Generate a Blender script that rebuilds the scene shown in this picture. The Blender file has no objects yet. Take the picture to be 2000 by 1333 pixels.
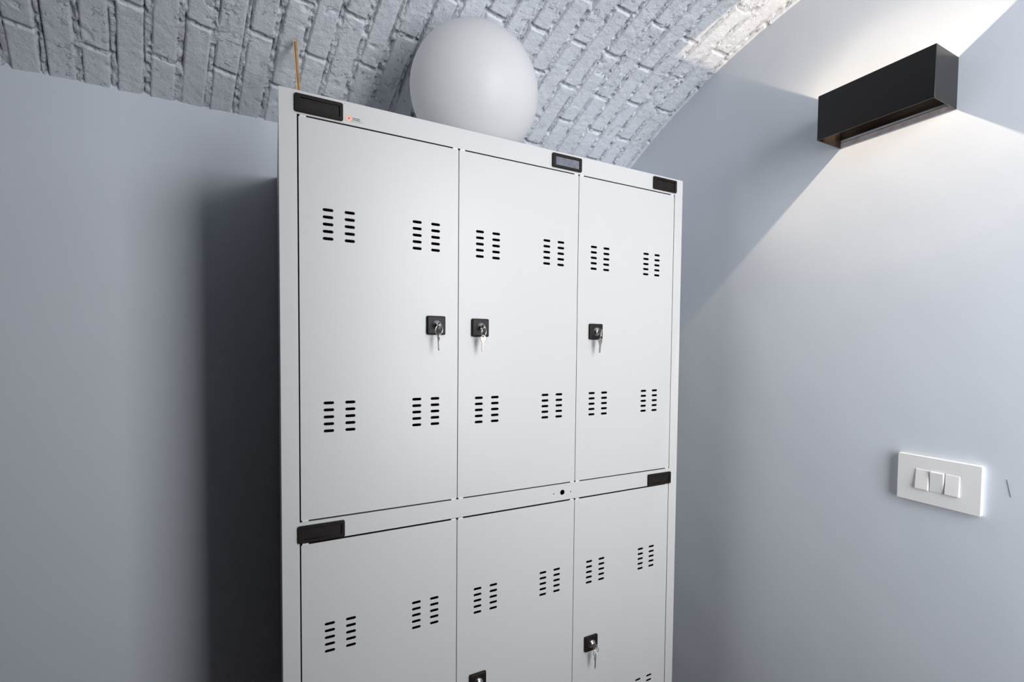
import bpy, bmesh, math, random
import numpy as np
from mathutils import Vector, Matrix

random.seed(7)
SC = bpy.context.scene
COL = SC.collection

# ------------------------------------------------------------------ frame of reference
# x runs along the locker front, y into the room's back wall, z up. The lens sits at height Z0.
Z0 = 1.377
ZT = 0.423            # locker top above the lens
D = 0.5144            # back wall
XW = 1.0649           # right wall
W = 0.9               # locker width
YC, ZC, R = -0.4446, -1.021, 1.8515      # vault circle (ZC relative to lens height)
XL = -2.2             # far left wall
YF = -1.42            # front wall (behind the camera)
YV = -0.98            # vault stops here, flat soffit beyond
ZS = 0.95             # soffit height above lens

# ------------------------------------------------------------------ camera
f_px = 956.3345
yaw, pitch, roll = 0.5106, -0.0372, 0.0121
fw = Vector((math.sin(yaw)*math.cos(pitch), math.cos(yaw)*math.cos(pitch), math.sin(pitch)))
rt = Vector((math.cos(yaw), -math.sin(yaw), 0))
up = rt.cross(fw)
rt2 = math.cos(roll)*rt + math.sin(roll)*up
up2 = -math.sin(roll)*rt + math.cos(roll)*up
cd = bpy.data.cameras.new('camera'); cam = bpy.data.objects.new('camera', cd); COL.objects.link(cam)
M = Matrix.Identity(4)
for i in range(3):
    M[i][0] = rt2[i]; M[i][1] = up2[i]; M[i][2] = -fw[i]
M[0][3], M[1][3], M[2][3] = -0.0089, -0.937, Z0
cam.matrix_world = M
cd.sensor_width = 36; cd.lens = f_px*36/2000
cd.shift_x = -71.584/2000; cd.shift_y = 45.359/2000
cd.clip_start = 0.02; cd.clip_end = 50
SC.camera = cam

# ------------------------------------------------------------------ light and exposure
w = bpy.data.worlds.new('world'); SC.world = w; w.use_nodes = True
w.node_tree.nodes['Background'].inputs[0].default_value = (0.62, 0.72, 0.9, 1)
w.node_tree.nodes['Background'].inputs[1].default_value = 0.1
SC.view_settings.view_transform = 'Standard'; SC.view_settings.look = 'None'
SC.view_settings.exposure = 0.58; SC.view_settings.gamma = 1; SC.view_settings.use_curve_mapping = False

def area(name, loc, rot, sx, sy, energy, col, spread=180):
    l = bpy.data.lights.new(name, 'AREA'); l.shape = 'RECTANGLE'; l.size = sx; l.size_y = sy
    l.energy = energy; l.color = col; l.spread = math.radians(spread)
    o = bpy.data.objects.new(name, l); COL.objects.link(o); o.location = loc; o.rotation_euler = rot
    return o
WX0, WX1, WZ0, WZ1 = 0.42, 1.03, -0.60, 0.90  # window opening in the front wall
WZM = 0.36                                        # transom: bright sky above, dimmer street below
for nm, za, zb, rad, spr in (('sky_daylight', WZM+0.02, WZ1-0.02, 24.0, 130), ('street_daylight', WZ0+0.02, WZM-0.02, 13.0, 120)):
    area(nm, ((WX0+WX1)/2, YF-0.22, Z0+(za+zb)/2), (math.radians(90), 0, 0),
         WX1-WX0-0.02, zb-za, rad*(zb-za)*(WX1-WX0), (0.985, 0.985, 1.0), spr)

# ------------------------------------------------------------------ helpers
def tag(o, label=None, cat=None, group=None, kind=None):
    if label: o['label'] = label
    if cat: o['category'] = cat
    if group: o['group'] = group
    if kind: o['kind'] = kind
    return o

def node_mat(name, base, rough=0.6, metallic=0.0, spec=0.5, bump=None, var=None, coat=0.0, extra=None, sss=0.0):
    """bump = list of (scale, distance, detail); var = (scale, amount) colour noise"""
    m = bpy.data.materials.new(name); m.use_nodes = True
    nt = m.node_tree; b = nt.nodes['Principled BSDF']
    b.inputs['Base Color'].default_value = (*base, 1)
    b.inputs['Roughness'].default_value = rough
    b.inputs['Metallic'].default_value = metallic
    b.inputs['Specular IOR Level'].default_value = spec
    b.inputs['Coat Weight'].default_value = coat
    if sss:
        b.inputs['Subsurface Weight'].default_value = sss
        b.inputs['Subsurface Radius'].default_value = (0.25, 0.25, 0.25)
        b.inputs['Subsurface Scale'].default_value = 1.0
    geo = nt.nodes.new('ShaderNodeNewGeometry')
    def noise(scale, detail=3, rough_=0.55):
        n = nt.nodes.new('ShaderNodeTexNoise'); n.inputs['Scale'].default_value = scale
        n.inputs['Detail'].default_value = detail; n.inputs['Roughness'].default_value = rough_
        nt.links.new(geo.outputs['Position'], n.inputs['Vector']); return n
    if var:
        n = noise(var[0], 4); r = nt.nodes.new('ShaderNodeValToRGB')
        a = var[1]
        r.color_ramp.elements[0].position = 0.3; r.color_ramp.elements[1].position = 0.7
        r.color_ramp.elements[0].color = (*[c*(1-a) for c in base], 1)
        r.color_ramp.elements[1].color = (*[min(1, c*(1+a)) for c in base], 1)
        nt.links.new(n.outputs['Fac'], r.inputs['Fac']); nt.links.new(r.outputs['Color'], b.inputs['Base Color'])
    prev = None
    for (s, dist, det) in (bump or []):
        n = noise(s, det); bp = nt.nodes.new('ShaderNodeBump'); bp.inputs['Distance'].default_value = dist
        bp.inputs['Strength'].default_value = 1.0
        nt.links.new(n.outputs['Fac'], bp.inputs['Height'])
        if prev: nt.links.new(prev.outputs['Normal'], bp.inputs['Normal'])
        prev = bp
    if prev: nt.links.new(prev.outputs['Normal'], b.inputs['Normal'])
    if extra: extra(nt, b, geo, noise)
    return m

def brick_extra(nt, b, geo, noise):
    # a few small bare spots where the white paint missed the brick
    n = noise(23, 5, 0.7); r = nt.nodes.new('ShaderNodeValToRGB')
    r.color_ramp.elements[0].position = 0.675; r.color_ramp.elements[1].position = 0.71
    r.color_ramp.elements[0].color = (0, 0, 0, 1); r.color_ramp.elements[1].color = (1, 1, 1, 1)
    nt.links.new(n.outputs['Fac'], r.inputs['Fac'])
    mx = nt.nodes.new('ShaderNodeMix'); mx.data_type = 'RGBA'
    src = b.inputs['Base Color'].links[0].from_socket
    nt.links.new(r.outputs['Color'], mx.inputs['Factor']); nt.links.new(src, mx.inputs['A'])
    mx.inputs['B'].default_value = (0.16, 0.12, 0.09, 1)
    nt.links.new(mx.outputs['Result'], b.inputs['Base Color'])

def opal_extra(nt, b, geo, noise):
    # thin translucent shell
    t = nt.nodes.new('ShaderNodeBsdfTranslucent'); t.inputs[0].default_value = (0.94, 0.94, 0.95, 1)
    mx = nt.nodes.new('ShaderNodeMixShader'); mx.inputs[0].default_value = 0.5
    out = nt.nodes['Material Output']
    nt.links.new(b.outputs[0], mx.inputs[1]); nt.links.new(t.outputs[0], mx.inputs[2]); nt.links.new(mx.outputs[0], out.inputs[0])

MAT = dict(
    wall=node_mat('wall_paint', (0.67, 0.715, 0.775), 0.55, spec=0.3, bump=[(3.0, 0.004, 2), (90, 0.00012, 2)], var=(1.3, 0.015)),
    dark_wall=node_mat('dark_wall', (0.028, 0.018, 0.012), 0.6, bump=[(40, 0.001, 2)]),
    floor=node_mat('floor_screed', (0.09, 0.045, 0.028), 0.5, bump=[(8, 0.002, 3)], var=(2, 0.1)),
    brick=node_mat('brick_paint', (0.69, 0.72, 0.77), 0.6, spec=0.35, bump=[(75, 0.0024, 5), (260, 0.0012, 4)], var=(9, 0.05), extra=brick_extra),
    mortar=node_mat('mortar_paint', (0.69, 0.72, 0.77), 0.6, spec=0.35, bump=[(110, 0.0065, 6), (330, 0.0020, 4)], var=(14, 0.08), extra=brick_extra),
    steel=node_mat('painted_steel', (0.48, 0.482, 0.48), 0.38, spec=0.4, bump=[(1.6, 0.0018, 1), (900, 0.00001, 1)]),
    inside_shade=node_mat('locker_inside_shade', (0.10, 0.10, 0.10), 0.7, bump=[(50, 0.0003, 2)]),  # dark colour standing in for shade within the locker and its gaps
    plastic=node_mat('black_plastic', (0.011, 0.009, 0.008), 0.42, spec=0.15, bump=[(500, 0.00005, 2)]),
    window=node_mat('black_insert', (0.010, 0.008, 0.007), 0.45, spec=0.2, bump=[(60, 0.0002, 2)], var=(60, 0.3)),
    greycard_sheen=node_mat('grey_insert_and_sheen', (0.13, 0.135, 0.17), 0.25, bump=[(60, 0.0002, 2)], var=(70, 0.25)),  # grey of the insert card, also the painted sheen of the lamp flange
    chrome=node_mat('chrome', (0.75, 0.74, 0.72), 0.12, 1.0, bump=[(300, 0.00005, 2)]),
    nickel=node_mat('nickel', (0.36, 0.345, 0.32), 0.45, 1.0, bump=[(400, 0.0001, 2)]),
    dark=node_mat('dark_hole', (0.01, 0.01, 0.01), 0.8, bump=[(80, 0.0001, 1)]),
    tab=node_mat('hinge_tab', (0.58, 0.60, 0.64), 0.4, bump=[(300, 0.0001, 1)]),
    opal=node_mat('opal_plastic', (0.80, 0.80, 0.81), 0.40, spec=0.35, bump=[(5, 0.0004, 1)], extra=opal_extra),
    sconce=node_mat('black_lacquer', (0.003, 0.0022, 0.002), 0.20, spec=0.5, bump=[(400, 0.00003, 2)]),
    white=node_mat('white_plastic', (0.88, 0.88, 0.875), 0.45, spec=0.25, bump=[(300, 0.00002, 1)]),
    bamboo=node_mat('bamboo', (0.60, 0.33, 0.13), 0.5, bump=[(300, 0.0003, 2)], var=(60, 0.2)),
    bamboo_d=node_mat('dark_bamboo', (0.33, 0.15, 0.05), 0.5, bump=[(300, 0.0003, 2)], var=(60, 0.2)),
    bamboo_p=node_mat('pale_bamboo', (0.72, 0.52, 0.30), 0.5, bump=[(300, 0.0003, 2)], var=(60, 0.2)),
    orange=node_mat('orange_print', (0.75, 0.28, 0.16), 0.5, bump=[(300, 0.00002, 1)]),
    peach=node_mat('peach_print', (0.80, 0.55, 0.45), 0.5, bump=[(300, 0.00002, 1)]),
    red=node_mat('dark_red_print', (0.22, 0.03, 0.02), 0.5, bump=[(300, 0.00002, 1)]),
    ink=node_mat('ink', (0.06, 0.05, 0.06), 0.5, bump=[(300, 0.00002, 1)]),
    greyink=node_mat('grey_ink', (0.25, 0.25, 0.26), 0.5, bump=[(300, 0.00002, 1)]),
)

def link_mesh(name, me, mat, parent=None, smooth=False):
    o = bpy.data.objects.new(name, me); COL.objects.link(o)
    if mat and not me.materials: me.materials.append(MAT[mat] if isinstance(mat, str) else mat)
    if parent: o.parent = parent
    if smooth:
        me.polygons.foreach_set('use_smooth', [True]*len(me.polygons))
    return o

def bm_obj(name, bm, mat, parent=None, smooth=False):
    bmesh.ops.recalc_face_normals(bm, faces=bm.faces)
    me = bpy.data.meshes.new(name); bm.to_mesh(me); bm.free()
    return link_mesh(name, me, mat, parent, smooth)

def add_box(bm, a, b, bevel=0.0, seg=2):
    t = bmesh.new()
    vs = [t.verts.new((x, y, z)) for x in (a[0], b[0]) for y in (a[1], b[1]) for z in (a[2], b[2])]
    for q in ((0, 1, 3, 2), (4, 6, 7, 5), (0, 4, 5, 1), (2, 3, 7, 6), (0, 2, 6, 4), (1, 5, 7, 3)):
        t.faces.new([vs[i] for i in q])
    if bevel:
        bmesh.ops.bevel(t, geom=t.edges[:], offset=bevel, segments=seg, affect='EDGES', profile=0.5)
    bmesh.ops.recalc_face_normals(t, faces=t.faces)
    me = bpy.data.meshes.new('t'); t.to_mesh(me); t.free(); bm.from_mesh(me); bpy.data.meshes.remove(me)

def add_cyl(bm, p, q, r1, r2=None, seg=24):
    p, q = Vector(p), Vector(q); d = q-p
    m = Matrix.Translation((p+q)/2) @ d.to_track_quat('Z', 'Y').to_matrix().to_4x4()
    bmesh.ops.create_cone(bm, cap_ends=True, segments=seg, radius1=r1, radius2=r1 if r2 is None else r2, depth=d.length, matrix=m)

def empty(name, loc):
    o = bpy.data.objects.new(name, None); COL.objects.link(o); o.location = loc; o.empty_display_size = 0.05
    return o

def box_obj(name, a, b, mat, parent=None, bevel=0.0):
    bm = bmesh.new(); add_box(bm, a, b, bevel); return bm_obj(name, bm, mat, parent)

def box_thing(name, a, b, mat, bevel=0.0):
    return box_obj(name, a, b, mat, None, bevel)

# ------------------------------------------------------------------ value noise (numpy)
_rng = np.random.RandomState(11)
_T = _rng.rand(64, 64, 64)
def vnoise(x, y, z):
    xi, yi, zi = np.floor(x).astype(int), np.floor(y).astype(int), np.floor(z).astype(int)
    fx, fy, fz = x-xi, y-yi, z-zi
    fx, fy, fz = (t*t*t*(t*(t*6-15)+10) for t in (fx, fy, fz))
    r = 0
    for a in (0, 1):
        for b in (0, 1):
            for c in (0, 1):
                r = r + _T[(xi+a) & 63, (yi+b) & 63, (zi+c) & 63]*(fx if a else 1-fx)*(fy if b else 1-fy)*(fz if c else 1-fz)
    return r*2-1
def fbm(x, y, s, octv=3, seed=0.0):
    r = 0; amp = 1.0; tot = 0
    for k in range(octv):
        r = r + amp*vnoise(x*s+17.3*k+seed, y*s+5.1*k, np.full_like(x, 3.7*k+seed)); tot += amp; amp *= 0.5; s *= 2.03
    return r/tot

# ------------------------------------------------------------------ the room
ST = dict(kind='structure')
TH = 0.15; TF = 0.30
tag(box_thing('floor', (XL-TH, YF-TF, -0.1), (XW+TH, D+TH, 0), 'floor'), **ST)
tag(box_thing('wall_back', (XL-TH, D, 0), (XW+TH, D+TH, Z0+1.1), 'wall'), **ST)
wr = tag(box_thing('wall_right', (XW, YF-TF, 0), (XW+TH, D, Z0+1.1), 'wall'), **ST)
tag(box_thing('wall_left', (XL-TH, YF-TF, 0), (XL, D, Z0+1.1), 'dark_wall'), **ST)
bm = bmesh.new(); add_box(bm, (XL, YF-TF, 0), (0.22, YF, Z0+1.1)); tag(bm_obj('added_dark_panel', bm, 'dark_wall'), **ST)  # unseen dark panel, added to keep bounce light out of the locker's shadow
bm = bmesh.new()
add_box(bm, (0.22, YF-TF, 0), (WX0, YF, Z0+1.1)); add_box(bm, (WX1, YF-TF, 0), (XW, YF, Z0+1.1))
add_box(bm, (WX0, YF-TF, 0), (WX1, YF, Z0+WZ0)); add_box(bm, (WX0, YF-TF, Z0+WZ1), (WX1, YF, Z0+1.1))
tag(bm_obj('wall_front', bm, 'wall'), **ST)
# flat soffit over the window bay and the beam that closes the vault
bm = bmesh.new()
add_box(bm, (XL, YF, Z0+ZS), (XW, YV, Z0+1.1))
zv = ZC+math.sqrt(R*R-(YV-YC)**2)
add_box(bm, (XL, YV-0.03, Z0+zv-0.01), (XW, YV+0.012, Z0+1.1))
tag(bm_obj('trim_1', bm, 'wall'), **ST)
wn = empty('window_1', ((WX0+WX1)/2, YF, Z0+WZ0)); tag(wn, **ST)
bm = bmesh.new()
for a, b in (((WX0, WZ0), (WX0+0.03, WZ1)), ((WX1-0.03, WZ0), (WX1, WZ1)), ((WX0, WZ0), (WX1, WZ0+0.03)), ((WX0, WZ1-0.03), (WX1, WZ1)), ((WX0, WZM-0.015), (WX1, WZM+0.015))):
    add_box(bm, (a[0], YF-0.215, Z0+a[1]), (b[0], YF-0.175, Z0+b[1]), 0.003)
fo = bm_obj('window_frame', bm, 'white'); fo.parent = wn; fo.matrix_parent_inverse = Matrix.Translation(-wn.location)
# scuff on the right wall beside the switch
bm = bmesh.new(); add_cyl(bm, (XW-0.0002, -0.603, Z0-0.216), (XW-0.0002, -0.609, Z0-0.244), 0.00045, seg=6)
sc = bm_obj('scuff_mark', bm, 'greyink', wr)

# ---- the vault: mortar shell with painted bricks laid as rings
A0 = math.asin((D-YC)/R)
def skew(x): return np.clip((1.0-x)*0.15, 0, 0.175)       # the rings fan slightly out of square
def on_vault(x, s, h):
    """s metres along the arc from the back wall, h metres down into the room"""
    x = np.minimum(x + skew(x)*(s-0.1), XW+0.012)
    a = A0 - s/R; r = R - h
    return np.stack([x, YC+r*np.sin(a), Z0+ZC+r*np.cos(a)], -1)
S_END = R*(A0 - math.asin((YV-YC)/R))
PITCH = 0.0562; X_A = -0.44          # ring centres: X_A + n*PITCH

def grid_mesh(name, P, flip=False):
    nu, nv = P.shape[:2]
    idx = np.arange(nu*nv).reshape(nu, nv)
    q = np.stack([idx[:-1, :-1], idx[1:, :-1], idx[1:, 1:], idx[:-1, 1:]], -1).reshape(-1, 4)
    if flip: q = q[:, ::-1]
    me = bpy.data.meshes.new(name)
    me.vertices.add(nu*nv); me.vertices.foreach_set('co', P.reshape(-1).astype(np.float32))
    me.loops.add(q.size); me.loops.foreach_set('vertex_index', q.reshape(-1).astype(np.int32))
    me.polygons.add(len(q)); me.polygons.foreach_set('loop_start', np.arange(0, q.size, 4, dtype=np.int32))
    me.polygons.foreach_set('loop_total', np.full(len(q), 4, np.int32))
    me.update(calc_edges=True); me.validate()
    return me

XS0 = -0.735; SS1 = 1.13
def ring_joints(n):
    base = 0.10 if n % 2 == 0 else 0.213
    rnd = random.Random(n*31+5)
    js = [-0.02]
    k = 0
    while base+0.23*k < SS1+0.25:
        js.append(base+0.23*k+rnd.uniform(-0.012, 0.012)); k += 1
    return js
xs = np.concatenate([np.arange(XL, XS0, 0.06), np.arange(XS0, XW+0.012, 0.0018)])
ss = np.concatenate([np.arange(-0.03, SS1, 0.0036), np.arange(SS1, S_END+0.05, 0.05)])
X, S = np.meshgrid(xs, ss, indexing='ij')
lump = fbm(X, S, 70, 4)
ridge = 1-np.abs(fbm(X, S*0.5, 50, 3, 5.0))*2.2
H = -0.0021 + 0.0017*ridge + 0.0030*lump + 0.0018*fbm(X, S, 170, 2, 9.0)
pit = fbm(X, S, 75, 2, 21.0); H -= 0.010*np.clip(pit-0.18, 0, 0.3)/0.3
# shrinkage cracks beside the bricks: thin, broken lines down every long joint and along the head joints
N = np.floor((X-X_A)/PITCH+0.5)
U = (X-X_A)/PITCH+0.5-N                       # 0..1 across a ring
for side, sd in ((0.085, 31.0), (0.915, 47.0)):
    wob = 0.045*fbm(S, N*3.1+sd, 14, 2); gate = fbm(S, N*7.7+sd, 16, 3, sd)
    H -= 0.0125*np.clip((gate+0.03)/0.12, 0, 1)*np.exp(-((U-side-wob)*PITCH/0.0013)**2)
for n in range(-6, 29):
    m_ = N == n
    for q in ring_joints(n)[1:]:
        g = fbm(X[m_], X[m_]*0+q*9, 30, 2, 2.0)
        H[m_] -= 0.011*np.clip((g+0.35)/0.15, 0, 1)*np.exp(-((S[m_]-q-0.0015*g+1.3*skew(X[m_])*(U[m_]-0.5)*PITCH)/0.0026)**2)
H = np.minimum(H, 0.0002)
coarse = (X < XS0) | (S > SS1)
H = np.where(coarse, -0.005, H)
ceil = link_mesh('ceiling', grid_mesh('ceiling', on_vault(X, S, H)), 'mortar', None, True)
tag(ceil, **ST)

def brick_mesh(x0, x1, s0, s1, seed, step=0.0036, amp=1.0, xcut=None):
    nu = max(4, int((x1-x0)/step)); nv = max(4, int((s1-s0)/step))
    u = np.linspace(0, 1, nu+1); v = np.linspace(0, 1, nv+1)
    U, V = np.meshgrid(u, v, indexing='ij')
    Xl = x0+U*(x1-x0); Sl = s0+V*(s1-s0)
    rnd = random.Random(seed)
    # wandering edges
    wx = 0.0022*fbm(Sl, Sl*0+seed, 22, 2); ws = 0.0022*fbm(Xl, Xl*0+seed+40, 30, 2)
    dx = np.minimum(Xl-x0+wx, x1-Xl-wx); ds = np.minimum(Sl-s0+ws, s1-Sl-ws)
    rr = 0.0034
    d = -np.log(np.exp(-dx/0.0022)+np.exp(-ds/0.0022))*0.0022
    d = d + 0.0022*fbm(Xl, Sl, 120, 2, 3.0)
    t = np.clip((d+0.0005)/rr, 0, 1); prof = 1-(1-t)**2.4
    off = rnd.uniform(-0.0008, 0.0012)*amp
    tx, ty = rnd.uniform(-0.03, 0.03), rnd.uniform(-0.008, 0.008)
    Hb = off + tx*(Xl-(x0+x1)/2) + ty*(Sl-(s0+s1)/2)
    Hb = Hb + 0.0013*fbm(Xl, Sl, 25, 3, seed*0.37) + 0.0010*fbm(Xl, Sl, 95, 3, 8.0)
    chip = fbm(Xl, Sl, 34, 2, seed*1.7+2); Hb = Hb - 0.004*np.clip(chip-0.55, 0, 0.2)/0.2
    H = -0.011*(1-prof) + Hb*prof
    # skirt: last ring of vertices goes up behind the mortar
    if xcut is not None: Xl = np.minimum(Xl, xcut)
    H[0, :] = H[-1, :] = -0.016; H[:, 0] = H[:, -1] = -0.016
    Sl = Sl - 1.3*skew(Xl)*(Xl-(x0+x1)/2)
    return grid_mesh('brick', on_vault(Xl, Sl, H))

nb = 0
for n in range(-5, 28):
    rnd = random.Random(n*77+3)
    gl, gr = rnd.uniform(0.0025, 0.0055), rnd.uniform(0.0025, 0.0055)
    xa = X_A+(n-0.5)*PITCH+gl; xb = X_A+(n+0.5)*PITCH-gr
    xcut = XW+0.003
    if xa > XW-0.004: continue
    js = ring_joints(n)
    for a, b in zip(js[:-1], js[1:]):
        if a > SS1-0.1: continue
        me = brick_mesh(xa+rnd.uniform(-.001, .001), xb+rnd.uniform(-.001, .001), a+rnd.uniform(0.0012, 0.0028), b-rnd.uniform(0.0012, 0.0028), nb+1, xcut=xcut)
        link_mesh('brick', me, 'brick', ceil, True); nb += 1
# bricks past the ones in view: coarse, one part
bm = bmesh.new()
def coarse_brick(xa, xb, a, b):
    vs = []
    for h in (0.0, -0.012):
        for (x, s) in ((xa, a), (xb, a), (xb, b), (xa, b)):
            p = on_vault(np.array(x), np.array(s), np.array(h)); vs.append(bm.verts.new(p))
    for q in ((0, 1, 2, 3), (0, 4, 5, 1), (1, 5, 6, 2), (2, 6, 7, 3), (3, 7, 4, 0)):
        bm.faces.new([vs[i] for i in q])
for n in range(-31, 28):
    xa = X_A+(n-0.5)*PITCH+0.004; xb = min(X_A+(n+0.5)*PITCH-0.004, XW)
    if xb-xa < 0.005: continue
    base = 0.10 if n % 2 == 0 else 0.213
    js = [0.0]+[base+0.23*k for k in range(8)]
    for a, b in zip(js[:-1], js[1:]):
        if (n < -5 or a > SS1-0.05) and b < S_END:
            coarse_brick(xa, xb, a+0.003, b-0.003)
fb = bm_obj('brick_field', bm, 'brick', ceil); fb['kind'] = 'stuff'

# ------------------------------------------------------------------ the locker
LZ = Z0+ZT
loc = empty('locker_cabinet', (0, 0, 0))
tag(loc, 'tall light grey steel locker with six vented doors in front of the back wall', 'locker')
ZD = [(0.3815, -0.3078), (-0.3512, -1.0398)]         # door tops/bottoms relative to lens
COLX = [(0.0291, 0.3083), (0.3101, 0.5873), (0.5891, 0.8728)]
ZB = -1.08                                           # underside of the carcass
def lp(name, bm, mat, parent=loc, smooth=False): return bm_obj(name, bm, mat, parent, smooth)
bm = bmesh.new(); add_box(bm, (0, 0.0012, Z0+ZB), (0.0012, D-0.004, LZ), 0); lp('side_panel', bm, 'steel')
bm = bmesh.new(); add_box(bm, (W-0.0012, 0.0012, Z0+ZB), (W, D-0.004, LZ), 0); lp('side_panel', bm, 'steel')
bm = bmesh.new(); add_box(bm, (0, 0.0012, LZ-0.0012), (W, D-0.004, LZ), 0); lp('top_panel', bm, 'steel')
bm = bmesh.new(); add_box(bm, (0.0012, D-0.006, Z0+ZB), (W-0.0012, D-0.004, LZ-0.001)); lp('back_panel', bm, 'inside_shade')
bm = bmesh.new(); add_box(bm, (0.0012, 0.0012, Z0+ZB), (W-0.0012, D-0.006, Z0+ZB+0.0012)); lp('bottom_panel', bm, 'steel')
# lining coloured dark for the interior's shade + partitions behind the doors
bm = bmesh.new()
for xg in (0.3092, 0.5882): add_box(bm, (xg-0.010, 0.016, Z0+ZB+0.002), (xg+0.010, 0.018, LZ-0.04)); add_box(bm, (xg-0.0006, 0.018, Z0+ZB+0.002), (xg+0.0006, D-0.008, LZ-0.003))
lp('partition', bm, 'steel')
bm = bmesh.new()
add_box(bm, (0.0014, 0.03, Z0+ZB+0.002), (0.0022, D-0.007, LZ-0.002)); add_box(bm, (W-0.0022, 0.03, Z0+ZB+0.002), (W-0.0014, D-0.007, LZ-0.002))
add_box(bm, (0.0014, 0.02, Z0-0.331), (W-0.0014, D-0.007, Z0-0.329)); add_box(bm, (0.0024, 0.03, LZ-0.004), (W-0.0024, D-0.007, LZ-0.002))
lp('inner_lining', bm, 'inside_shade')

def shape_mesh(outer, holes, thick, bevel=0.0):
    """flat plate in x-z with real holes; front at y=0, back at y=thick"""
    cu = bpy.data.curves.new('c', 'CURVE'); cu.dimensions = '2D'; cu.fill_mode = 'BOTH'
    cu.extrude = thick/2-bevel; cu.bevel_depth = bevel; cu.bevel_resolution = 1
    for pts in [outer]+holes:
        sp = cu.splines.new('POLY'); sp.points.add(len(pts)-1)
        for i, (a, b) in enumerate(pts): sp.points[i].co = (a, b, 0, 1)
        sp.use_cyclic_u = True
    o = bpy.data.objects.new('c', cu); COL.objects.link(o)
    dg = bpy.context.evaluated_depsgraph_get(); dg.update()
    me = bpy.data.meshes.new_from_object(o.evaluated_get(dg))
    bpy.data.objects.remove(o); bpy.data.curves.remove(cu)
    me.transform(Matrix(((1, 0, 0, 0), (0, 0, 1, thick/2), (0, 1, 0, 0), (0, 0, 0, 1))))
    me.flip_normals()
    me.materials.clear()
    return me

def rect(x0, x1, z0, z1, r=0.0, n=4):
    if r <= 0: return [(x0, z0), (x1, z0), (x1, z1), (x0, z1)]
    P = []
    for cx, cz, a0 in ((x1-r, z0+r, -90), (x1-r, z1-r, 0), (x0+r, z1-r, 90), (x0+r, z0+r, 180)):
        for k in range(n+1):
            a = math.radians(a0+90*k/n); P.append((cx+r*math.cos(a), cz+r*math.sin(a)))
    return P
def circ(cx, cz, r, n=20): return [(cx+r*math.cos(2*math.pi*k/n), cz+r*math.sin(2*math.pi*k/n)) for k in range(n)]

# front frame: stiles and rails; the middle rail has the screw holes of a lost label holder
def plate(name, outer, holes, thick, mat, parent, y=0.0, bevel=0.0005):
    me = shape_mesh(outer, holes, thick, bevel)
    me.transform(Matrix.Translation((0, y, Z0)))
    return link_mesh(name, me, mat, parent)
def frame_part(name, x0, x1, z0, z1, holes=[]):
    o = plate(name, rect(x0, x1, z0, z1), holes, 0.0016, 'steel', loc, -0.0004)
    return o
frame_part('stile', 0, 0.0262, ZB, ZT); frame_part('stile', 0.8750, W, ZB, ZT)
frame_part('rail', 0.0264, 0.8748, 0.3845, ZT)
frame_part('rail', 0.0264, 0.8748, -0.3472, -0.3108, [circ(0.5553, -0.3298, 0.0062), circ(0.533, -0.3305, 0.0018, 10), circ(0.5774, -0.3308, 0.0018, 10)])
frame_part('rail', 0.0264, 0.8748, ZB, -1.0428)
# folded returns behind the frame edges, coloured dark for the shade in the gaps
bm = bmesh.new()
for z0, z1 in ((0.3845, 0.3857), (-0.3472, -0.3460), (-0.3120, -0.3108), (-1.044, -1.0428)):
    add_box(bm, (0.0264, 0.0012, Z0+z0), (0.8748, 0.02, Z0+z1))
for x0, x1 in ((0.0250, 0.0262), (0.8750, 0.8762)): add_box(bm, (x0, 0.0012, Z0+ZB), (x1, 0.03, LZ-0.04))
lp('frame_return', bm, 'inside_shade')

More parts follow.
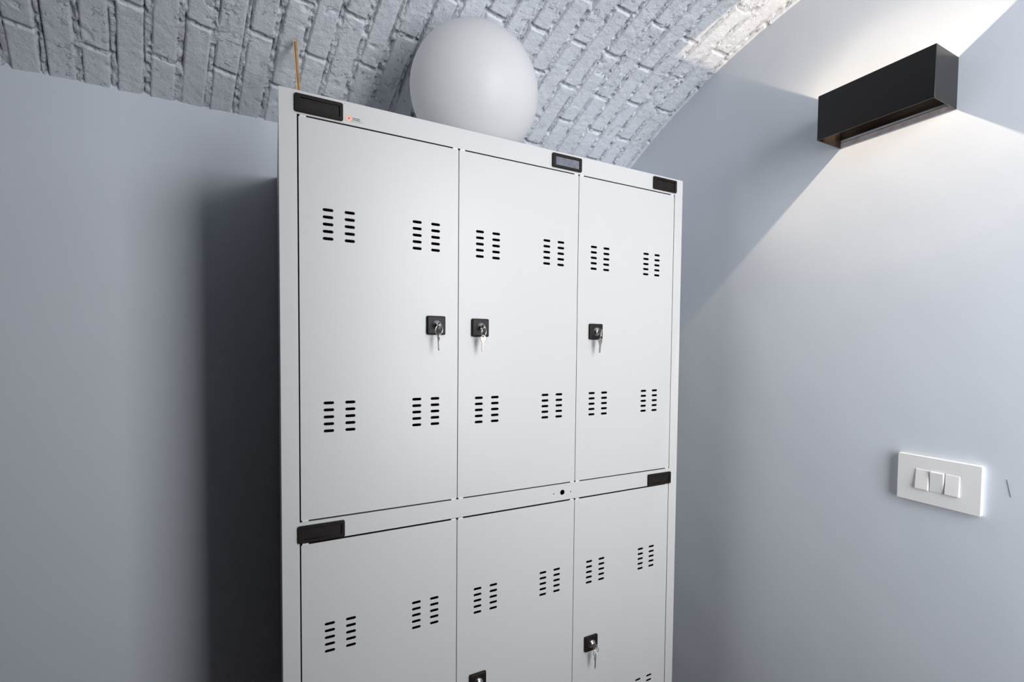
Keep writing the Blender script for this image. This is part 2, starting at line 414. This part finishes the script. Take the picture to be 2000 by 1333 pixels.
def slots(xc, zc, w=0.0176, h=0.0056):
    P = []
    for c, a0 in ((xc+w/2-h/2, -90), (xc-w/2+h/2, 90)):
        for k in range(7):
            a = math.radians(a0+30*k); P.append((c+h/2*math.cos(a), zc+h/2*math.sin(a)))
    return P
door_things = []
VX = (0.0017, -0.0004, -0.0013); VZ = (0.0019, -0.0007, -0.0012)
for r, (zt, zb) in enumerate(ZD):
    for c, (xa, xb) in enumerate(COLX):
        s0 = [0.0271, 0.3093, 0.5875][c]; dw = 0.2819
        holes = []
        cols = [s0+0.0450, s0+0.0803, s0+dw-0.0828, s0+dw-0.0475]
        ztop = 0.3826 if r == 0 else -0.349
        gz = [ztop-0.1535, ztop-0.4893]
        if r == 1: gz = [-0.503, -0.838]
        for g in gz:
            for xx in cols:
                for k in range(5):
                    holes.append(slots(xx+VX[c], g+VZ[c]-0.0494*k/4))
        d = plate('door', rect(xa, xb, zb, zt, 0.0015, 2), holes, 0.0012, 'steel', loc, 0.0, 0.0003)
        # folded edges of the door pan
        bm = bmesh.new()
        e = 0.0040
        add_box(bm, (xa+e, 0.001, Z0+zb+e), (xa+e+0.001, 0.014, Z0+zt-e)); add_box(bm, (xb-e-0.001, 0.001, Z0+zb+e), (xb-e, 0.014, Z0+zt-e))
        add_box(bm, (xa+e, 0.001, Z0+zt-e-0.001), (xb-e, 0.014, Z0+zt-e)); add_box(bm, (xa+e, 0.001, Z0+zb+e), (xb-e, 0.014, Z0+zb+e+0.001))
        bm_obj('door_flange', bm, 'steel', d)
        # pale plastic hinge bushes in the gaps at the door corners
        for xx in (xa+0.0015, xb-0.0115):
            for z in ((zt-0.0006, zt+0.0028), (zb-0.0028, zb+0.0006)):
                bm = bmesh.new(); add_box(bm, (xx, -0.0002, Z0+z[0]), (xx+0.010, 0.012, Z0+z[1]), 0.0004, 1)
                bm_obj('hinge_bush', bm, 'tab', d)
        # lock
        lx = [0.2640, 0.3546, 0.6377][c]; lz = [0.0372, 0.0352, 0.0342][c] if r == 0 else [-0.6975, -0.6985, -0.6996][c]
        bm = bmesh.new(); add_box(bm, (lx-0.0181, -0.0065, Z0+lz-0.0181), (lx+0.0181, 0.0, Z0+lz+0.0181), 0.0024, 3)
        bm_obj('lock_plate', bm, 'plastic', d)
        bm = bmesh.new(); add_cyl(bm, (lx, -0.004, Z0+lz), (lx, -0.0105, Z0+lz), 0.0098, 0.0090, 32); add_cyl(bm, (lx, -0.0100, Z0+lz), (lx, -0.0125, Z0+lz), 0.0076, 0.0066, 32)
        bm_obj('lock_cylinder', bm, 'chrome', d, True)
        door_things.append((d, lx, Z0+lz))

# label holders
def label_holder(xc, zc, insert, lab, wd=0.0735):
    h = empty('label_holder', (0, 0, 0)); h.parent = loc; h['label'] = lab
    x0, x1, z0, z1 = xc-wd/2, xc+wd/2, zc-0.0142, zc+0.0142
    fr = 0.0040
    me = shape_mesh(rect(x0, x1, z0, z1, 0.002, 3), [rect(x0+fr+0.003, x1-fr, z0+fr, z1-fr, 0.0006, 2)], 0.0046, 0.0009)
    me.transform(Matrix.Translation((0, -0.0050, Z0))); link_mesh('holder_frame', me, 'plastic', h)
    bm = bmesh.new(); add_box(bm, (x0+0.002, -0.0020, Z0+z0+0.002), (x1-0.002, -0.0003, Z0+z1-0.002), 0.0003, 1)
    add_box(bm, (x0+0.012, -0.0023, Z0+z0+0.008), (x1-0.012, -0.0019, Z0+z1-0.008), 0.0002, 1)
    bm_obj('name_insert', bm, insert, h)
label_holder(0.0607, 0.4020, 'window', 'black label holder above the first upper door')
label_holder(0.5552, 0.4030, 'greycard_sheen', 'black label holder with a grey insert above the middle upper door')
label_holder(0.8392, 0.4030, 'window', 'black label holder at the right end of the top rail')
label_holder(0.0613, -0.3315, 'window', 'black label holder at the left end of the middle rail')
label_holder(0.8402, -0.3335, 'window', 'black label holder at the right end of the middle rail')

# little maker's sticker print next to the first holder
def disc(bm, cx, cz, r, y, n=20, r_in=0):
    o = [bm.verts.new((cx+r*math.cos(2*math.pi*k/n), y, cz+r*math.sin(2*math.pi*k/n))) for k in range(n)]
    if r_in:
        i = [bm.verts.new((cx+r_in*math.cos(2*math.pi*k/n), y, cz+r_in*math.sin(2*math.pi*k/n))) for k in range(n)]
        for k in range(n): bm.faces.new((o[k], o[(k+1) % n], i[(k+1) % n], i[k]))
    else: bm.faces.new(o)
lg = empty('printed_logo', (0, 0, 0)); lg.parent = loc; lg['label'] = 'small orange round emblem with lines of dark print'
EX, EZ = 0.1078, Z0+0.3950
bm = bmesh.new(); disc(bm, EX, EZ, 0.0052, -0.00050); bm_obj('emblem', bm, 'peach', lg)
bm = bmesh.new(); disc(bm, EX, EZ, 0.0054, -0.00056, 24, 0.0046)
for k in range(8):
    a = k*math.pi/4; disc(bm, EX+0.0030*math.cos(a), EZ+0.0030*math.sin(a), 0.0008, -0.00057, 8)
bm_obj('emblem_ring', bm, 'orange', lg)
bm = bmesh.new(); disc(bm, EX+0.0003, EZ+0.0002, 0.0015, -0.00060, 12); bm_obj('emblem_centre', bm, 'red', lg)
rl = random.Random(4)
def dashes(bm, x0, x1, z, h):
    x = x0
    while x < x1:
        wd = rl.uniform(0.0006, 0.0015)
        vs = [bm.verts.new(p) for p in ((x, -0.0006, z), (min(x+wd, x1), -0.0006, z), (min(x+wd, x1), -0.0006, z+h), (x, -0.0006, z+h))]
        bm.faces.new(vs); x += wd+0.0003
bm = bmesh.new(); dashes(bm, 0.1142, 0.1268, Z0+0.3962, 0.0014); dashes(bm, 0.1142, 0.1268, Z0+0.3936, 0.0014); bm_obj('print_line', bm, 'ink', lg)
bm = bmesh.new(); dashes(bm, 0.1105, 0.1325, Z0+0.3912, 0.0008); bm_obj('print_line', bm, 'greyink', lg)

# base stand under the carcass (below the frame)
bm = bmesh.new()
for y in (0.03, D-0.05): add_box(bm, (0.01, y, Z0+ZB-0.03), (W-0.01, y+0.03, Z0+ZB), 0.002)
for x in (0.01, W-0.04): add_box(bm, (x, 0.06, Z0+ZB-0.03), (x+0.03, D-0.05, Z0+ZB), 0.002)
lp('base_frame', bm, 'steel')
for x in (0.01, W-0.04):
    for y in (0.03, D-0.05):
        bm = bmesh.new(); add_box(bm, (x, y, 0.0), (x+0.03, y+0.03, Z0+ZB-0.03), 0.002); lp('leg', bm, 'steel')

# ------------------------------------------------------------------ keys hanging in the locks
def key_bm(thick=0.0018):
    # bow with a hole on top, collar and bitted blade below; in the x-z plane, hole at the origin
    P = []
    for k in range(17):
        a = math.radians(-48+276*k/16); P.append((0.0062*math.cos(a), -0.0030+0.0064*math.sin(a)))
    pts = P + [(-0.0034, -0.0095), (-0.0022, -0.0125), (-0.0020, -0.0275), (-0.0008, -0.0295),
               (0.0008, -0.0285), (0.0010, -0.0262), (0.0021, -0.0250), (0.0011, -0.0232), (0.0021, -0.0214), (0.0012, -0.0196), (0.0022, -0.0175), (0.0022, -0.0125), (0.0034, -0.0095)]
    me = shape_mesh(pts, [circ(0, 0.0008, 0.0016, 12)], thick, 0.0003)
    me.transform(Matrix.Translation((0, -thick/2, 0)))
    return me
KEY = key_bm()
def ring_mesh(r=0.0095, t=0.00075):
    bm = bmesh.new(); n, m = 40, 8; V = []
    for i in range(n):
        a = 2*math.pi*i/n
        V.append([bm.verts.new(((r+t*math.cos(2*math.pi*j/m))*math.cos(a), t*1.2*math.sin(2*math.pi*j/m), (r+t*math.cos(2*math.pi*j/m))*math.sin(a)-r)) for j in range(m)])
    for i in range(n):
        for j in range(m): bm.faces.new((V[i][j], V[(i+1) % n][j], V[(i+1) % n][(j+1) % m], V[i][(j+1) % m]))
    bmesh.ops.recalc_face_normals(bm, faces=bm.faces)
    me = bpy.data.meshes.new('key_ring'); bm.to_mesh(me); bm.free(); return me
RING = ring_mesh()
def keys(lx, lz, tilt, ring_yaw, key_yaw, lab, group='keys hanging in the locker locks'):
    k = empty('key_set', (lx, -0.0125, lz)); tag(k, lab, 'keys', group)
    # key in the lock: blade along +y, bow out toward the room, turned by tilt about y
    a = link_mesh('key', KEY, 'nickel', k)
    R1 = Matrix.Rotation(math.radians(tilt), 4, 'Y') @ Matrix.Rotation(math.radians(90), 4, 'Y').inverted()
    # map key -z (blade) to +y
    B = Matrix(((1, 0, 0, 0), (0, 0, -1, 0), (0, 1, 0, 0), (0, 0, 0, 1)))
    a.matrix_local = Matrix.Translation((0, -0.0115, 0)) @ Matrix.Rotation(math.radians(90+tilt), 4, 'Y') @ B
    b = link_mesh('ring', RING, 'chrome', k, True)
    hang = Matrix.Translation((0, -0.0135, 0.0003))
    RM = hang @ Matrix.Rotation(math.radians(ring_yaw), 4, 'Z') @ Matrix.Rotation(math.radians(8), 4, 'X')
    b.matrix_local = RM
    bot = RM @ Vector((0, 0, -0.0190))
    c = link_mesh('key', KEY, 'nickel', k)
    c.matrix_local = Matrix.Translation(bot) @ Matrix.Rotation(math.radians(key_yaw), 4, 'Z') @ Matrix.Rotation(math.radians(2), 4, 'Y')
    return k
L = door_things
keys(L[0][1], L[0][2], 20, 30, 88, 'keys in the lock of the upper left locker door, hanging key seen edge on')
keys(L[1][1], L[1][2], -20, 42, 5, 'keys in the lock of the upper middle locker door')
keys(L[2][1], L[2][2], 10, 55, 12, 'keys in the lock of the upper right locker door')
keys(L[4][1], L[4][2], 0, 30, 60, 'keys in the lock of the lower middle door at the bottom edge of the view')
keys(L[5][1], L[5][2], 30, 20, 40, 'keys in the lock of the lower right locker door')

# ------------------------------------------------------------------ opal globe lamp on the locker
GR = 0.1411; gx, gy, gz = 0.3881, 0.1243, Z0+ZT
gl = empty('globe_lamp', (gx, gy, gz)); tag(gl, 'large unlit white opal globe lamp on top of the locker', 'lamp')
bm = bmesh.new(); nseg = 96; V = []
prof = []
for i in range(1, 64):
    a = math.pi*i/64; z = GR-GR*math.cos(a)
    if z > 0.006: prof.append((GR*math.sin(a), z))
for (r_, z_) in prof: V.append([bm.verts.new((r_*math.cos(2*math.pi*j/nseg), r_*math.sin(2*math.pi*j/nseg), z_)) for j in range(nseg)])
for i in range(len(V)-1):
    for j in range(nseg): bm.faces.new((V[i][j], V[i][(j+1) % nseg], V[i+1][(j+1) % nseg], V[i+1][j]))
t = bm.verts.new((0, 0, 2*GR)); [bm.faces.new((V[-1][j], V[-1][(j+1) % nseg], t)) for j in range(nseg)]
bm.faces.new(list(reversed(V[0])))
bm_obj('globe', bm, 'opal', gl, True)
bm = bmesh.new(); add_cyl(bm, (0, 0, 0.0), (0, 0, 0.009), 0.040, 0.040, 48); bm_obj('base_ring', bm, 'white', gl)

# ------------------------------------------------------------------ thin sticks leaning on the vault
def stick(name, p, q, r, mat, lab):
    bm = bmesh.new(); P, Q = Vector(p), Vector(q)
    n = 8; prev = None
    add_cyl(bm, P, Q, r, r*0.8, 10)
    o = bm_obj(name, bm, mat, None, False); tag(o, lab, 'stick', 'thin wooden sticks behind the top rail'); return o
zz = Z0+ZT+0.0012
stick('wooden_stick', (0.0372, 0.150, zz), (0.0318, 0.295, Z0+0.6625), 0.0013, 'bamboo_p', 'left thin pale wooden stick leaning on the vault above the locker')
stick('wooden_stick', (0.0384, 0.166, zz), (0.0352, 0.310, Z0+0.6660), 0.0021, 'bamboo_d', 'middle brown wooden stick leaning on the vault above the locker')
stick('wooden_stick', (0.0418, 0.150, zz), (0.0378, 0.294, Z0+0.6660), 0.0016, 'bamboo', 'right orange-tan wooden stick leaning on the vault above the locker')

# ------------------------------------------------------------------ wall light
LY0, LY1, LZ0, LZ1, LD = -0.5101, -0.3011, Z0+0.4352, Z0+0.5262, 0.0821
XF = XW-LD
s = empty('wall_light', (XW, (LY0+LY1)/2, LZ0)); tag(s, 'black rectangular up-and-down wall light on the right wall', 'lamp')
inv = Matrix.Translation(-s.location)
def sp(name, bm, mat='sconce'):
    o = bm_obj(name, bm, mat, s); o.matrix_parent_inverse = inv; return o
bm = bmesh.new(); add_box(bm, (XF, LY0, LZ0), (XF+0.0022, LY1, LZ1), 0.0005, 1); sp('front_plate', bm)
for a in (LY0, LY1-0.0022):
    bm = bmesh.new(); add_box(bm, (XF+0.0018, a, LZ0), (XW, a+0.0022, LZ1), 0.0004, 1); sp('end_plate', bm)
bm = bmesh.new(); add_box(bm, (XW-0.004, LY0+0.003, LZ0+0.016), (XW-0.0005, LY1-0.003, LZ1-0.01)); sp('back_plate', bm)
bm = bmesh.new(); add_box(bm, (XW-0.0012, LY0+0.0024, LZ0+0.001), (XW-0.0005, LY1-0.0024, LZ0+0.012)); sp('mounting_flange', bm, 'greycard_sheen')  # grey colour stands in for daylight reflected on the black lacquer
yc = (LY0+LY1)/2; LS = -1
for yy, hw in ((yc, 0.010), (LY1-0.024, 0.006)):
    bm = bmesh.new(); add_box(bm, (XF+0.0022, yy-hw, LZ0+0.003), (XF+0.006, yy+hw, LZ0+0.007), 0.001); sp('spring_clip', bm)
bm = bmesh.new(); add_box(bm, (XF+0.004, yc-0.02, LZ0+0.050), (XF+0.012, yc+0.02, LZ0+0.054)); sp('lamp_holder', bm)
def led(name, z, sign, watts, cap):
    """halogen bulb with a wall-washer distribution (its reflector throws less light straight at the wall close by)"""
    l = bpy.data.lights.new(name, 'POINT'); l.energy = watts; l.color = (1.0, 0.81, 0.61); l.shadow_soft_size = 0.003
    o = bpy.data.objects.new(name, l); COL.objects.link(o); o.location = (XW-0.040, yc, z)
    l.use_nodes = True; nt = l.node_tree; em = nt.nodes['Emission']
    tc = nt.nodes.new('ShaderNodeTexCoord'); sx = nt.nodes.new('ShaderNodeSeparateXYZ'); nt.links.new(tc.outputs['Normal'], sx.inputs[0])
    def mth(op, a, b=None):
        n = nt.nodes.new('ShaderNodeMath'); n.operation = op
        for i, v in enumerate((a, b)):
            if v is None: continue
            if isinstance(v, (int, float)): n.inputs[i].default_value = v
            else: nt.links.new(v, n.inputs[i])
        return n.outputs[0]
    dx = mth('MAXIMUM', mth('ABSOLUTE', sx.outputs[0]), cap)
    dz = mth('MAXIMUM', mth('MULTIPLY', sx.outputs[2], sign), 0.0)
    h = mth('DIVIDE', mth('MULTIPLY', dz, 0.040), dx)                  # drop at which the ray meets the wall
    f = mth('DIVIDE', 0.045, mth('ADD', mth('POWER', h, 1.7), 0.045))
    s3 = mth('DIVIDE', f, mth('POWER', dx, 3.0))
    on = mth('MULTIPLY', mth('GREATER_THAN', dz, 0.05), mth('GREATER_THAN', sx.outputs[0], -0.2))
    nt.links.new(mth('MULTIPLY', mth('MULTIPLY', s3, on), 0.02), em.inputs['Strength'])
    return o
led('downlight_bulb', LZ1-0.0056, LS, 2.2, 0.12)
led('uplight_bulb', LZ0+0.0205, -LS, 2.9, 0.20)

# ------------------------------------------------------------------ light switch
SY, SZ = -0.5073, Z0-0.2435
sw = empty('light_switch', (XW, SY, SZ)); tag(sw, 'white wall switch plate with three rocker buttons below the wall light', 'switch')
def wp(name, bm, mat='white'):
    o = bm_obj(name, bm, mat, sw); return o
me = shape_mesh(rect(-0.0648, 0.0648, -0.0432, 0.0432, 0.0015, 3), [rect(-0.0357, 0.0357, -0.0197, 0.0197)], 0.009, 0.0009)
me.transform(Matrix(((0, 1, 0, -0.009), (-1, 0, 0, 0), (0, 0, 1, 0), (0, 0, 0, 1))))
link_mesh('cover_plate', me, 'white', sw)
bm = bmesh.new(); add_box(bm, (-0.004, -0.038, -0.022), (-0.0005, 0.038, 0.022)); wp('mounting_frame', bm)
for i, (cy, ang) in enumerate(((0.0237, 4), (0.0, -3.5), (-0.0237, 4))):
    bm = bmesh.new(); add_box(bm, (-0.0065, cy-0.0114, -0.0192), (0.0065, cy+0.0114, 0.0192), 0.0014, 2)
    o = wp('rocker', bm)
    o.matrix_local = Matrix.Translation((-0.0046, 0, 0)) @ Matrix.Rotation(math.radians(ang), 4, 'Y')
